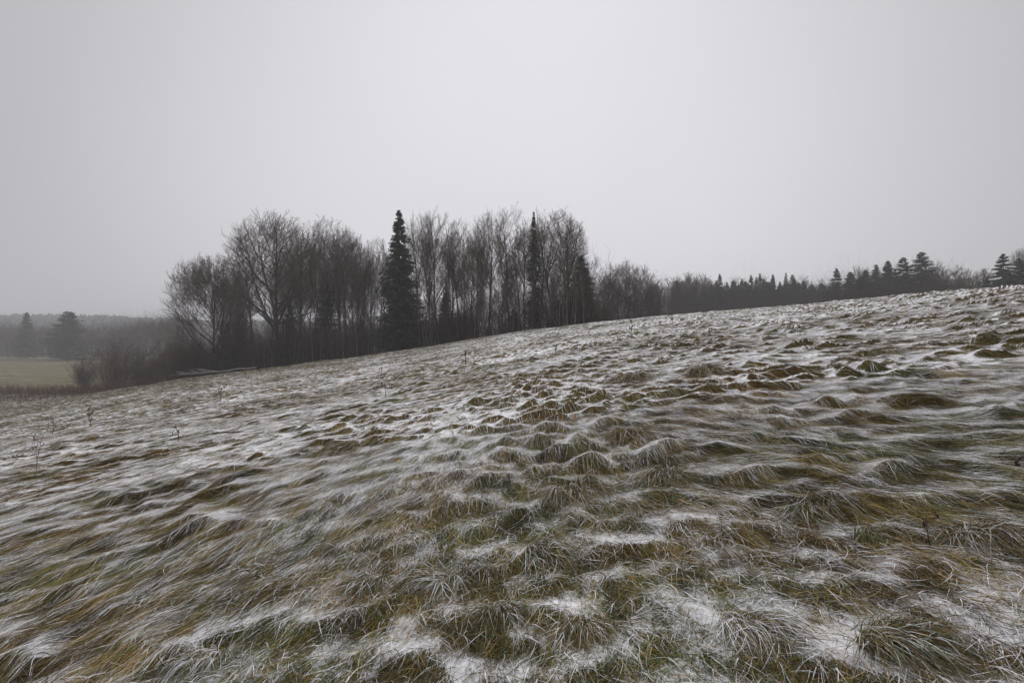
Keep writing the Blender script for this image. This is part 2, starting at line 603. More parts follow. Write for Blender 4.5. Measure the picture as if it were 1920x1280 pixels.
def bare_tree_meshes(seed, Ht=16., stems=1, r=.17, first=.28, spread=.34, ang=42, trop=.16, n1=20, n2=9, n3=7, n4=2, fork=.0, lean=.03, thick=1., rx=.22):
    rng = np.random.default_rng(seed)
    k = 12
    P = np.empty((stems, k, 3))
    for s in range(stems):
        az = rng.random() * 2 * PI
        d = np.array([math.cos(az) * (lean + fork * (stems > 1)), math.sin(az) * (lean + fork * (stems > 1)), 1.])
        p = np.array([math.cos(az) * .15 * (stems > 1), math.sin(az) * .15 * (stems > 1), -.3])
        hh = Ht * (1 if s == 0 else rng.uniform(.75, .95))
        for j in range(k):
            P[s, j] = p
            d = unit(d + np.array([0, 0, .08]) + rng.normal(0, .05, 3) * np.array([1, 1, 0]))
            p = p + d * hh / (k - 1) / max(d[2], .5)
    rad = r * (1 - .93 * np.linspace(0, 1, k)[None, :] ** .85) * np.ones((stems, 1))
    trunk, crown = Geo(), Geo()
    trunk.tubes(P, rad, 7)
    env = lambda t, pl, g: Ht * spread * np.clip(1.25 - 1.0 * ((t - first) / (1 - first)) ** 1.3, .16, 1.25) * g.uniform(.65, 1.15, len(t))
    P1, r1 = grow(P, rad, n1, first, .97, ang, 9, env, .55, 8, trop, .10, rng, .25)
    r1 *= thick
    P1 = trim(P1, Ht, rx * Ht, rng, .10)
    big = np.argsort(-r1[:, 0])
    trunk.tubes(P1, r1, 4)
    P2, r2 = grow(P1, r1, n2, .18, .97, 38, 10, lambda t, pl, g: pl * (.55 - .3 * t) * g.uniform(.6, 1.3, len(t)), .6, 6, trop * .9, .12, rng, .3)
    P2 = trim(P2, Ht, rx * Ht, rng)
    crown.tubes(P2, np.maximum(r2, .009) * thick, 3)
    P3, r3 = grow(P2, r2, n3, .15, 1.0, 36, 12, lambda t, pl, g: np.maximum(pl * (.6 - .25 * t), .45) * g.uniform(.6, 1.3, len(t)), .7, 4, .13, .13, rng, .4)
    P3 = trim(P3, Ht, rx * Ht, rng, .07)
    crown.tubes(P3, np.maximum(r3, .0075) * thick, 3)
    if n4:
        P4, r4 = grow(P3, r3, n4, .2, 1.0, 32, 12, lambda t, pl, g: np.maximum(pl * .5, .3) * g.uniform(.6, 1.3, len(t)), .8, 3, .12, .12, rng, .5)
        P4 = trim(P4, Ht, rx * Ht, rng, .09)
        crown.tubes(P4, np.maximum(r4, .0060) * thick, 3)
    V = np.concatenate(crown.v)
    wid = np.percentile(np.abs(V[:, 0]), 97) * 2
    top = float(np.percentile(V[:, 2], 99.5))
    return trunk.mesh('trunk', True), crown.mesh('crown'), top, wid


BARE = {
    'tall': bare_tree_meshes(1, 16, 1, .17, .34, .52, 36, .09, 26, 10, 8, 3, rx=.20),
    'twin': bare_tree_meshes(2, 16, 2, .14, .30, .46, 34, .10, 19, 10, 8, 3, fork=.12, rx=.23),
    'wide': bare_tree_meshes(3, 16, 2, .23, .24, .66, 42, .06, 22, 12, 9, 3, fork=.12, rx=.30),
    'fan': bare_tree_meshes(4, 12, 4, .14, .14, .58, 50, .06, 21, 12, 9, 3, fork=.16, rx=.40),
    'slim': bare_tree_meshes(5, 15, 1, .11, .38, .34, 30, .13, 24, 8, 8, 2, rx=.12),
    'slimb': bare_tree_meshes(6, 15, 1, .12, .42, .42, 34, .11, 22, 9, 8, 2, lean=.04, rx=.15),
    'tallb': bare_tree_meshes(8, 16, 1, .17, .30, .54, 40, .08, 24, 10, 8, 3, lean=.04, rx=.23),
    'round': bare_tree_meshes(9, 10, 2, .13, .20, .55, 55, .03, 18, 11, 8, 2, fork=.2, thick=1.5, rx=.42),
    'far': bare_tree_meshes(10, 15, 1, .14, .28, .46, 36, .09, 22, 10, 7, 2, thick=1.9, rx=.24),
}
BARE_ROOT = {}


def copy_tree(src, loc, rz, sx, sz):
    r = src.copy()
    COL.objects.link(r)
    for k in ('label', 'group', 'category'):
        if k in r:
            del r[k]
    for ch in list(src.children):
        c = ch.copy()
        COL.objects.link(c)
        c.parent = r
    r.location = loc
    r.rotation_euler = (0, 0, rz)
    r.scale = (sx, sx, sz)
    return r


def at_px(px, topy, D):
    x = (px - CX) / FPX * D
    z0 = float(base(x, D))
    ht = EYE + (CY - topy) / FPX * D - z0
    return x, D, z0, ht


def bare(kind, px, topy, D, label, group, wpx=None, rz=None):
    tm, cm, top, wid = BARE[kind]
    x, y, z0, ht = at_px(px, topy, D)
    sz = ht / top
    sx = sz if wpx is None else (wpx * 1.22 / FPX * D) / wid
    sx = min(max(sx, sz * .55), sz * 1.6)
    rz = random.random() * 6.28 if rz is None else rz
    if kind not in BARE_ROOT:
        r = empty('bare_tree', (x, y, z0))
        link('trunk', tm, M_bark, r)
        link('crown', cm, M_twig, r)
        r.rotation_euler = (0, 0, rz)
        r.scale = (sx, sx, sz)
        BARE_ROOT[kind] = r
    else:
        r = copy_tree(BARE_ROOT[kind], (x, y, z0), rz, sx, sz)
    tag(r, label, 'tree', group)
    return r


# ------------------------------------------------------------------ spruces
def spruce_meshes(seed, Ht=16., Rm=2.6, first=.04, power=.8, droop=.35, nb=230, ns=14, spray=.75, irregular=.25, layered=0., dark=1.0, upturn=.25):
    rng = np.random.default_rng(seed)
    k = 9
    P = np.zeros((1, k, 3))
    P[0, :, 2] = np.linspace(-.3, Ht, k)
    P[0, 1:, :2] += np.cumsum(rng.normal(0, .03, (k - 1, 2)), axis=0)
    trunk = Geo()
    trunk.tubes(P, (.22 * Ht / 16) * (1 - .95 * np.linspace(0, 1, k))[None, :], 7)
    t = first + (1 - first) * (rng.random(nb) ** .95)
    if layered:
        q = np.round(t * 17) / 17 + rng.normal(0, .008, nb)
        t = np.clip(t * (1 - layered) + q * layered, first, .995)
    z = t * Ht
    az = rng.random(nb) * 2 * PI
    lump = 1 + irregular * (np.sin(az * 2 + t * 13 + seed) * .25 + rng.normal(0, .65, nb))
    Rz = Rm * np.clip((1 - t), 0, 1) ** power * np.where(t > .82, 1., np.clip(lump, .35, 1.7)) + .03
    Rz *= np.where(t < first + .12, .75, 1)
    kk = 6
    s = np.linspace(0, 1, kk)
    B = np.empty((nb, kk, 3))
    cx = np.interp(z, P[0, :, 2], P[0, :, 0])
    cy = np.interp(z, P[0, :, 2], P[0, :, 1])
    dz = (-droop * s ** 1.1 + upturn * s ** 3)[None, :] * Rz[:, None]
    young = sstep(.75, 1., t)[:, None]
    dz = dz + young * s[None, :] * Rz[:, None] * .55
    B[:, :, 0] = cx[:, None] + np.cos(az)[:, None] * Rz[:, None] * s
    B[:, :, 1] = cy[:, None] + np.sin(az)[:, None] * Rz[:, None] * s
    B[:, :, 2] = z[:, None] + dz
    trunk.tubes(B, (.012 * Rz + .008)[:, None] * (1 - .7 * s)[None, :], 3)
    # sprays of needles: kite shaped faces along each limb
    par = np.repeat(np.arange(nb), ns)
    n = len(par)
    ss = np.clip(.12 + .9 * np.tile(np.arange(ns) + .5, nb) / ns + rng.normal(0, .04, n), .05, 1.02)
    f = np.clip(ss, 0, .999) * (kk - 1)
    i = f.astype(int)
    w = (f - i)[:, None]
    pos = B[par, i] * (1 - w) + B[par, i + 1] * w
    dirb = unit(B[par, i + 1] - B[par, i])
    lat = unit(np.cross(dirb, np.array([0, 0, 1.])))
    crown = Geo()
    for rep in range(3):
        sg = rng.choice([-1., 1.], n)[:, None]
        hang = rng.uniform(.1, .9, n)[:, None] if rep < 2 else rng.uniform(.6, 1.6, n)[:, None]
        d = unit(dirb * rng.uniform(.25, 1.0, n)[:, None] + lat * sg * rng.uniform(.2, 1.0, n)[:, None] + np.array([0, 0, -1.]) * hang * droop * 1.6 + rng.normal(0, .15, (n, 3)))
        Ls = spray * (.16 + .74 * np.minimum(Rz[par] / Rm, 1.) ** .7) * rng.uniform(.5, 1.25, n) * (1.1 - .5 * ss)
        Ls = Ls[:, None]
        nr = unit(np.cross(d, rng.normal(size=(n, 3))))
        wd = Ls * rng.uniform(.10, .22, n)[:, None]
        p0 = pos + rng.normal(0, .04, (n, 3))
        v = np.stack([p0, p0 + d * Ls * .45 + nr * wd, p0 + d * Ls - np.array([0, 0, .12]) * Ls, p0 + d * Ls * .45 - nr * wd], axis=1)
        c = np.array([.036, .047, .029]) * dark * rng.uniform(.6, 1.5, (n, 1))
        c = c + rng.random((n, 1)) ** 6 * np.array([.05, .04, .02])
        c = np.repeat(c[:, None, :], 4, axis=1)
        crown.add(v.reshape(-1, 3), np.arange(4 * n).reshape(n, 4), None, c.reshape(-1, 3))
    return trunk.mesh('trunk', True), crown.mesh('crown'), Ht, 2 * Rm


SPR = {
    'dense': spruce_meshes(11, 16, 2.3, .05, .76, .55, 400, 15, .80, .34),
    'spire': spruce_meshes(12, 16, 1.7, .06, .90, .50, 300, 11, .55, .38),
    'plain': spruce_meshes(13, 14, 2.5, .05, .74, .34, 300, 13, .80, .28),
    'plainb': spruce_meshes(14, 14, 2.2, .05, .85, .36, 280, 12, .80, .32),
    'egg': spruce_meshes(17, 13, 3.6, .04, .50, .22, 330, 15, .95, .35, upturn=.15),
    'layer': spruce_meshes(15, 15, 3.4, .18, .66, .18, 260, 15, .85, .60, layered=.15, upturn=.12),
    'layerb': spruce_meshes(16, 13, 3.8, .05, .82, .34, 300, 15, .85, .50, layered=.15, upturn=.15),
}
SPR_ROOT = {}


def spruce(kind, px, topy, D, label, group=None, wpx=None):
    if group and 'crest to the right' in group:
        wpx *= 1.55
    tm, cm, top, wid = SPR[kind]
    x, y, z0, ht = at_px(px, topy, D)
    sz = ht / top
    sx = sz if wpx is None else (wpx / FPX * D) / wid
    rz = random.random() * 6.28
    if kind not in SPR_ROOT:
        r = empty('spruce_tree', (x, y, z0))
        link('trunk', tm, M_bark, r)
        link('crown', cm, M_needle, r)
        r.rotation_euler = (0, 0, rz)
        r.scale = (sx, sx, sz)
        SPR_ROOT[kind] = r
    else:
        r = copy_tree(SPR_ROOT[kind], (x, y, z0), rz, sx, sz)
    tag(r, label, 'tree', group)
    return r


# ---- the grove in the middle
GB = 'bare trees of the grove'
bare('fan', 398, 484, 66, 'low broad bare tree with fanned fine branches at the left end of the grove', GB, 102)
bare('wide', 522, 405, 65, 'tallest wide-crowned bare tree, left of the low dark spruce in the grove', GB, 140)
bare('slim', 470, 440, 70, 'slim leaning bare tree between the fan-shaped tree and the tallest wide one', GB, 55)
bare('twin', 618, 414, 64, 'twin-stemmed bare tree standing just over the small spruce in the grove', GB, 85)
bare('tall', 652, 432, 66, 'bare tree with straight stem right of the twin-stemmed tree above the small spruce', GB, 55)
bare('slim', 678, 446, 68, 'second thin bare tree to the left of the big dense spruce', GB, 40)
bare('slimb', 706, 447, 67, 'thin bare tree almost touching the left side of the big dense spruce', GB, 42)
bare('twin', 790, 402, 60, 'bare tree growing close against the right side of the big dense spruce', GB, 55)
bare('tallb', 823, 400, 58, 'bare tree with thick dark trunk and rounded top right of the big spruce', GB, 60)
bare('slimb', 862, 410, 58, 'forked bare tree in the gap near the middle of the grove', GB, 56)
bare('tall', 917, 397, 56, 'upright bare tree, left one of the tall pair beside the spire-like spruce', GB, 58)
bare('tallb', 957, 392, 55, 'upright bare tree, right one of the tall pair beside the spire-like spruce', GB, 58)
bare('twin', 1040, 396, 53, 'airy bare tree with two stems right of the spire-like spruce', GB, 84)
bare('slim', 1112, 482, 58, 'small thin bare tree alone past the right end of the grove', GB, 34)
bare('tallb', 572, 425, 67, 'bare tree filling the gap between tallest wide one and twin-stemmed one', GB, 56)
bare('tall', 638, 428, 69, 'bare tree directly behind the twin-stemmed tree over the small spruce', GB, 60)
bare('twin', 890, 432, 58, 'lower forked bare tree left of the tall upright pair', GB, 50)
bare('slim', 985, 418, 57, 'thin bare tree just left of the spire-like spruce', GB, 40)
bare('tall', 1066, 412, 55, 'bare tree forming the outer right edge of the tall crowns', GB, 56)
bare('tallb', 842, 436, 62, 'lower bare tree behind the thick dark trunk near the grove centre', GB, 60)
bare('tall', 1013, 424, 53, 'bare tree whose twigs partly cover the right side of the spire-like spruce', GB, 48)
bare('slimb', 990, 436, 53, 'lower bare tree in front of the foot of the spire-like spruce', GB, 44)
GBB = 'bare trees deep in the grove'
rb = random.Random(5)
for px, ty, D in ((440, 520, 76), (500, 470, 80), (560, 450, 78), (590, 470, 82), (640, 470, 78), (665, 460, 82), (695, 470, 80), (725, 475, 78),
                  (770, 450, 72), (805, 440, 74), (845, 455, 74), (880, 450, 72), (900, 440, 74), (940, 445, 70), (975, 440, 70), (1015, 450, 68),
                  (1065, 450, 62), (1025, 480, 60), (745, 480, 76), (535, 500, 82),
                   (455, 555, 74), (548, 480, 84), (588, 480, 84), (645, 480, 84), (668, 500, 84), (735, 470, 84), (772, 490, 80), (833, 470, 80), (872, 480, 78), (908, 490, 76), (945, 480, 76), (972, 490, 74), (1030, 470, 70), (1072, 470, 68), (575, 510, 76), (630, 520, 76), (680, 520, 76), (785, 520, 76), (815, 520, 70), (895, 520, 70), (955, 510, 68), (1045, 520, 62), (1080, 520, 62)):
    bare(rb.choice(['slim', 'slimb', 'tall']), px, ty, D, 'bare tree deep inside the grove, half hidden behind the front row', GBB, None)

spruce('dense', 750, 394, 57, 'biggest spruce of the grove, tall, dense and dark green', 'spruces of the grove', 90)
spruce('spire', 1000, 397, 52, 'narrow spire-like spruce with a ragged pointed top in the grove', 'spruces of the grove', 50)
spruce('plain', 1087, 480, 52, 'dark spruce closing the right end of the grove', 'spruces of the grove', 84)
spruce('plainb', 612, 508, 64, 'small dark spruce standing in front of the twin-stemmed bare tree', 'spruces of the grove', 62)
GS = 'young spruces in the undergrowth of the grove'
for px, ty, D, w in ((545, 568, 66, 50), (835, 540, 63, 56), (680, 600, 74, 60), (965, 580, 64, 60), (1040, 560, 57, 60), (870, 590, 62, 60), (1068, 540, 58, 54)):
    spruce(rb.choice(['plain', 'plainb']), px, ty, D, 'young dark spruce half hidden in the undergrowth of the grove', GS, w)

# ---- bare group and hazy wood beyond the crest on the right
GR = 'hazy bare trees right of the grove'
for px, ty, D, w in ((1136, 506, 92, 44), (1158, 492, 95, 44), (1176, 488, 96, 46), (1196, 496, 96, 44), (1214, 512, 98, 36), (1146, 512, 90, 36), (1187, 510, 90, 40)):
    bare(rb.choice(['tall', 'tallb', 'twin']), px, ty, D, 'bare tree in the bushy clump just right of the grove', GR, w)
GH = 'far bare trees behind the crest'
for px, ty, D, w in ((1236, 524, 150, 40), (1252, 522, 155, 40), (1266, 528, 155, 34), (1284, 513, 160, 36), (1298, 512, 160, 36), (1316, 515, 160, 34), (1328, 528, 160, 30), (1228, 532, 145, 30), (1345, 530, 165, 34), (1385, 520, 172, 34), (1438, 518, 172, 34), (1500, 518, 172, 34), (1535, 524, 165, 34), (1556, 522, 160, 34), (1275, 520, 165, 34), (1308, 519, 168, 34)):
    bare('far', px, ty, D, 'far hazy bare tree in the low line between the bushy clump and the spruce row', GH, w)
GF = 'row of far spruces behind the crest'
for px, ty, D, w in ((1271, 526, 150, 24), (1300, 540, 148, 26), (1336, 534, 150, 26), (1364, 529, 158, 20), (1377, 526, 158, 20), (1390, 523, 156, 22), (1398, 527, 150, 20),
                     (1409, 516, 160, 22), (1418, 520, 165, 22), (1425, 513, 160, 20), (1433, 523, 160, 20), (1463, 528, 150, 22), (1486, 516, 152, 28), (1508, 527, 152, 24),
                     (1524, 533, 150, 24), (1540, 532, 150, 26), (1553, 540, 148, 24), (1381, 536, 145, 24), (1440, 530, 148, 26), (1232, 545, 140, 24), (1290, 548, 150, 24),
                     (1345, 545, 142, 26), (1372, 540, 150, 24), (1402, 540, 146, 24), (1430, 540, 146, 26), (1458, 538, 148, 26), (1480, 536, 148, 26), (1498, 530, 154, 22), (1515, 542, 146, 24),
                     (1320, 545, 150, 24), (1415, 536, 150, 24), (1357, 536, 156, 22), (1384, 534, 160, 20), (1404, 530, 160, 22), (1437, 528, 162, 20), (1445, 536, 146, 24), (1468, 534, 146, 24), (1492, 526, 156, 20),
                     (1502, 538, 146, 24), (1530, 540, 150, 24), (1546, 534, 152, 22), (1560, 545, 148, 24), (1342, 526, 165, 18), (1371, 545, 144, 26), (1424, 545, 144, 26)):
    spruce(rb.choice(['plain', 'plainb', 'spire', 'dense']), px, ty, D, 'hazy grey spruce in the far row behind the crest', GF, w * 2.2)
spruce('plain', 1351, 514, 150, 'tall pointed spruce at the left end of the far row', GF, 36)
spruce('dense', 1450, 514, 152, 'broad pointed spruce in the middle of the far row', GF, 34)
spruce('plainb', 1473, 512, 156, 'tall spruce right of the broad pointed one in the far row', GF, 32)
GG = 'spruces on the crest to the right'
spruce('layerb', 1568, 503, 118, 'lone pointed spruce at the left of the right-hand spruce group', GG, 44)
spruce('plain', 1597, 510, 116, 'rounded low spruce second in the right-hand group', GG, 46)
spruce('plain', 1624, 506, 114, 'dense dark spruce left in the middle of the right-hand group', GG, 40)
spruce('plainb', 1641, 497, 116, 'dense dark spruce third from the right in the group, with blunt top', GG, 44)
spruce('dense', 1664, 489, 114, 'broad spruce left of the two tallest in the right-hand group', GG, 44)
spruce('layer', 1695, 483, 112, 'second tallest spruce of the right-hand group with bare lower trunk', GG, 52)
spruce('layer', 1729, 473, 110, 'tallest layered spruce of the right-hand group, flat tiers of branches', GG, 64)
spruce('plainb', 1679, 505, 118, 'small spruce wedged between the two tall ones in the right-hand group', GG, 30)
spruce('plain', 1610, 522, 110, 'low dark spruce in the right-hand group, down near the crest', GG, 50)
spruce('layerb', 1882, 476, 84, 'big layered spruce at the right edge, left of the pair', GG, 62)
spruce('layerb', 1909, 484, 80, 'big layered spruce cut by the right edge of the view', GG, 58)
spruce('layerb', 1852, 522, 82, 'low spreading young spruce at the foot of the big pair by the right edge', GG, 44)
GX = 'bare trees among the right-hand spruces'
bare('far', 1607, 500, 122, 'thin bare tree top sticking up behind the right-hand spruces', GX, 36)
bare('round', 1772, 503, 108, 'round bare shrubby tree right of the tallest layered spruce', GX, 62)
bare('slim', 1757, 490, 112, 'wispy tall bare sapling beside the tallest layered spruce', GX, 28)
bare('round', 1826, 505, 96, 'lone round bare tree in the gap before the right edge spruces', GX, 50)
bare('round', 1748, 525, 106, 'low bare shrubby tree at the foot of the tallest layered spruce', GX, 48)
bare('tall', 1925, 465, 92, 'bare tree behind the big spruces at the right edge', GX, 50)

# ---- far left
spruce('egg', 127, 584, 205, 'dark broad tiered conifer standing on the low meadow at left', 'conifers by the low meadow', 68)
spruce('plain', 52, 586, 235, 'paler narrow conifer half lost in haze at the far left', 'conifers by the low meadow', 46)
GL = 'hazy bare trees on the low meadow'
for px, ty, D, w in ((15, 618, 240, 60), (80, 612, 245, 60), (160, 618, 235, 55), (185, 614, 240, 50), (215, 618, 230, 50), (245, 610, 225, 50), (270, 606, 215, 50), (300, 600, 200, 55), (325, 598, 180, 50), (30, 612, 250, 50), (100, 620, 230, 50), (-20, 615, 240, 60)):
    bare('far', px, ty, D, 'hazy bare tree in the low wood beyond the meadow at left', GL, w)


# ------------------------------------------------------------------ undergrowth
def brush_mesh(name, pts, hts, rng, c_n=5, rad=.011, mesh_smooth=False, trop=.12):
    """a thicket of thin stems with side twigs, rooted at pts"""
    n = len(pts)
    k = 6
    P = np.empty((n, k, 3))
    d = unit(np.stack([rng.normal(0, .16, n), rng.normal(0, .16, n), np.ones(n)], 1))
    p = pts.copy()
    st = (hts / (k - 1))[:, None]
    for j in range(k):
        P[:, j] = p
        d = unit(d + rng.normal(0, .09, (n, 3)))
        p = p + d * st
    r = rad * (.6 + .4 * hts / hts.max())[:, None] * (1 - .7 * np.linspace(0, 1, k))[None, :]
    g = Geo()
    g.tubes(P, r, 3)
    P1, r1 = grow(P, r, c_n, .15, 1., 42, 12, lambda t, pl, q: pl * .38 * q.uniform(.5, 1.3, len(t)), .8, 4, trop, .14, rng, .4)
    g.tubes(P1, np.maximum(r1, .006), 3)
    P2, r2 = grow(P1, r1, 3, .2, 1., 38, 12, lambda t, pl, q: pl * .5 * q.uniform(.5, 1.3, len(t)), .8, 3, trop, .14, rng, .5)
    g.tubes(P2, np.maximum(r2, .005), 3)
    return g.mesh(name)


def edge_y(x):
    """distance of the grove's front edge at this x"""
    ys = np.linspace(40, 75, 200)
    u = x / ys
    d = ys - smooth_tab(u, _YC)
    return float(ys[np.argmax(d > 2.5)])


rng = np.random.default_rng(77)
NB = 5600
bx = np.where(rng.random(NB) < .8, rng.uniform(-47, 8.5, NB), rng.uniform(-44, -25, NB))
by = np.array([edge_y(a) for a in bx]) + rng.random(NB) ** 1.3 * 17
uu = bx / by * FPX + CX
hts = rng.uniform(2.8, 7.2, NB) * np.clip(.5 + .5 * sstep(330, 560, uu), .5, 1) * np.where(uu > 1060, .8, 1) * (.8 + .35 * pn(bx / 3, by / 3, 4))
pts = np.stack([bx, by, base(bx, by) - .05], 1)
o = link('undergrowth', brush_mesh('undergrowth', pts, hts, rng, 5, .013), M_brush)
tag(o, 'dark tangle of bare undergrowth filling the foot of the grove', 'undergrowth', kind='stuff')
# thicket right of the grove and far low scrub behind the crest
NB = 2600
px_ = rng.uniform(1085, 1580, NB)
D_ = np.where(px_ < 1230, rng.uniform(72, 100, NB), rng.uniform(120, 160, NB))
bx = (px_ - CX) / FPX * D_
zt = EYE + (CY - np.interp(px_, [1085, 1120, 1225, 1300, 1560], [575, 565, 560, 560, 562]) + rng.normal(0, 10, NB)) / FPX * D_
z0 = base(bx, D_)
pts = np.stack([bx, D_, z0 - .05], 1)
o = link('scrub', brush_mesh('scrub', pts, np.clip(zt - z0, 1.5, 18), rng, 6, .028), M_brush)
tag(o, 'hazy brown scrub between the grove and the far spruce row', 'scrub', kind='stuff')
NB = 900
px_ = rng.uniform(1560, 1790, NB)
D_ = rng.uniform(104, 122, NB)
bx = (px_ - CX) / FPX * D_
zt = EYE + (CY - np.interp(px_, [1560, 1700, 1790], [540, 528, 535]) + rng.normal(0, 8, NB)) / FPX * D_
z0 = base(bx, D_)
pts = np.stack([bx, D_, z0 - .05], 1)
o = link('scrub', brush_mesh('scrub', pts, np.clip(zt - z0, 1.5, 18), rng, 6, .03), M_brush)
tag(o, 'thin scrub among the feet of the right-hand spruces', 'scrub', kind='stuff')
# low dark weeds along the foot of the slope at left
NB = 4200
bx = rng.uniform(-100, -42, NB)
by = 61 + rng.random(NB) * 17 + (bx + 70) * -.05
pts = np.stack([bx, by, base(bx, by) - .05], 1)
o = link('weeds', brush_mesh('weeds', pts, rng.uniform(.4, 1.3, NB), rng, 5, .010), M_redtwig)
tag(o, 'dark brown weeds along the ditch at the foot of the field, left', 'weeds', kind='stuff')
# the far wood, one mass
NB = 1500
px_ = rng.uniform(-180, 345, NB)
D_ = rng.uniform(252, 300, NB)
bx = (px_ - CX) / FPX * D_
zt = EYE + (CY - np.interp(px_, [-100, 100, 220, 345], [612, 618, 612, 600]) + rng.normal(0, 5, NB)) / FPX * D_
z0 = base(bx, D_)
pts = np.stack([bx, D_, z0 - .05], 1)
o = link('distant_wood', brush_mesh('distant_wood', pts, np.clip(zt - z0, 4, 25), rng, 7, .10), M_brush)
tag(o, 'hazy dark wood beyond the low meadow at left', 'wood', kind='stuff')


# ------------------------------------------------------------------ saplings along the grove's edge
def sapling_meshes(seed):
    rng = np.random.default_rng(seed)
    P = np.zeros((1, 9, 3))
    P[0, :, 2] = np.linspace(-.1, 6, 9)
    P[0, 1:, :2] = np.cumsum(rng.normal(0, .07, (8, 2)), axis=0)
    rad = .045 * (1 - .85 * np.linspace(0, 1, 9))[None, :]
    t, c = Geo(), Geo()
    t.tubes(P, rad, 6)
    P1, r1 = grow(P, rad, 22, .3, .98, 35, 10, lambda q, pl, g: 1.5 * np.clip(1.2 - q, .2, 1) * g.uniform(.6, 1.2, len(q)), .5, 5, .18, .1, rng)
    c.tubes(P1, np.maximum(r1, .006), 3)
    P2, r2 = grow(P1, r1, 7, .2, 1, 35, 10, lambda q, pl, g: pl * .45 * g.uniform(.6, 1.2, len(q)), .7, 3, .12, .1, rng)
    c.tubes(P2, np.maximum(r2, .0055), 3)
    return t.mesh('trunk', True), c.mesh('crown')


sap_roots = []
for s in (31, 32, 33, 34):
    tm, cm = sapling_meshes(s)
    r = empty('bare_sapling', (0, 0, 0))
    link('trunk', tm, M_pale, r)
    link('crown', cm, M_twig, r)
    sap_roots.append([r, False])
rs = random.Random(9)
for i in range(120):
    px = 470 + (1100 - 470) * (i + rs.random()) / 120
    x = (px - CX) / FPX * 60
    for _ in range(3):
        y = edge_y(x) + rs.random() ** 2 * 4.5 - .2
        x = (px - CX) / FPX * y
    rec = sap_roots[i % 4]
    sc = rs.uniform(.65, 1.15)
    loc = (x, y, float(base(x, y)))
    rz = rs.random() * 6.28
    if not rec[1]:
        r = rec[0]
        r.location, r.rotation_euler, r.scale = loc, (0, 0, rz), (sc, sc, sc)
        rec[1] = True
    else:
        r = copy_tree(rec[0], loc, rz, sc, sc)
    r.rotation_euler = (rs.gauss(0, .05), rs.gauss(0, .05), rz)
    tag(r, 'thin pale-stemmed bare sapling along the front edge of the grove', 'sapling', 'saplings along the edge of the grove')


# ------------------------------------------------------------------ bushes
def bush(px, topy, D, wpx, label, mat, seed, n=130):
    x, y, z0, ht = at_px(px, topy, D)
    rng = np.random.default_rng(seed)
    w = wpx / FPX * D / 2
    k = 7
    P = np.empty((n, k, 3))
    az = rng.random(n) * 2 * PI
    out = rng.random(n) ** .7
    p = np.stack([np.cos(az) * out * w * .25, np.sin(az) * out * w * .25, np.full(n, -.05)], 1)
    d = unit(np.stack([np.cos(az) * out * w / ht * .95, np.sin(az) * out * w / ht * .95, np.ones(n)], 1))
    L = ht * (1 - .35 * out) * rng.uniform(.6, 1.05, n) * 1.05
    for j in range(k):
        P[:, j] = p
        d = unit(d + rng.normal(0, .09, (n, 3)))
        p = p + d * (L / (k - 1))[:, None]
    r = np.full((n, 1), .016) * (1 - .75 * np.linspace(0, 1, k))[None, :]
    st, tw = Geo(), Geo()
    st.tubes(P, r, 3)
    P1, r1 = grow(P, r, 9, .15, 1, 38, 12, lambda t, pl, g: pl * .34 * g.uniform(.5, 1.3, len(t)), .8, 4, .08, .14, rng)
    tw.tubes(P1, np.maximum(r1, .007), 3)
    P2, r2 = grow(P1, r1, 5, .2, 1, 38, 12, lambda t, pl, g: pl * .5 * g.uniform(.5, 1.3, len(t)), .8, 3, .08, .14, rng)
    tw.tubes(P2, np.maximum(r2, .006), 3)
    o = empty('bush', (x, y, z0))
    link('stems', st.mesh('stems'), M_brush, o)
    link('twigs', tw.mesh('twigs'), mat, o)
    tag(o, label, 'bush', 'bare bushes around the grove')


bush(215, 640, 76, 120, 'big reddish-brown bare bush at the foot of the field, far left', M_redtwig, 51)
bush(160, 672, 80, 60, 'low spreading bare bush at the left side of the big reddish bush', M_brush, 52, 70)
bush(275, 655, 74, 90, 'brown bare bush between the big reddish bush and the grove', M_brush, 53)
bush(330, 640, 70, 90, 'reddish bare bush under the fan-shaped tree', M_redtwig, 54, 150)
bush(370, 620, 67, 100, 'dense bare bush around the trunk of the fan-shaped tree', M_redtwig, 55, 160)
bush(870, 585, 56, 80, 'rust-coloured bare bush in the middle of the grove edge', M_redtwig, 56, 140)
bush(440, 610, 66, 90, 'tangled brown bush right of the fan-shaped tree', M_brush, 57, 150)
bush(1125, 575, 60, 70, 'low russet bush at the right end of the grove', M_redtwig, 58, 110)


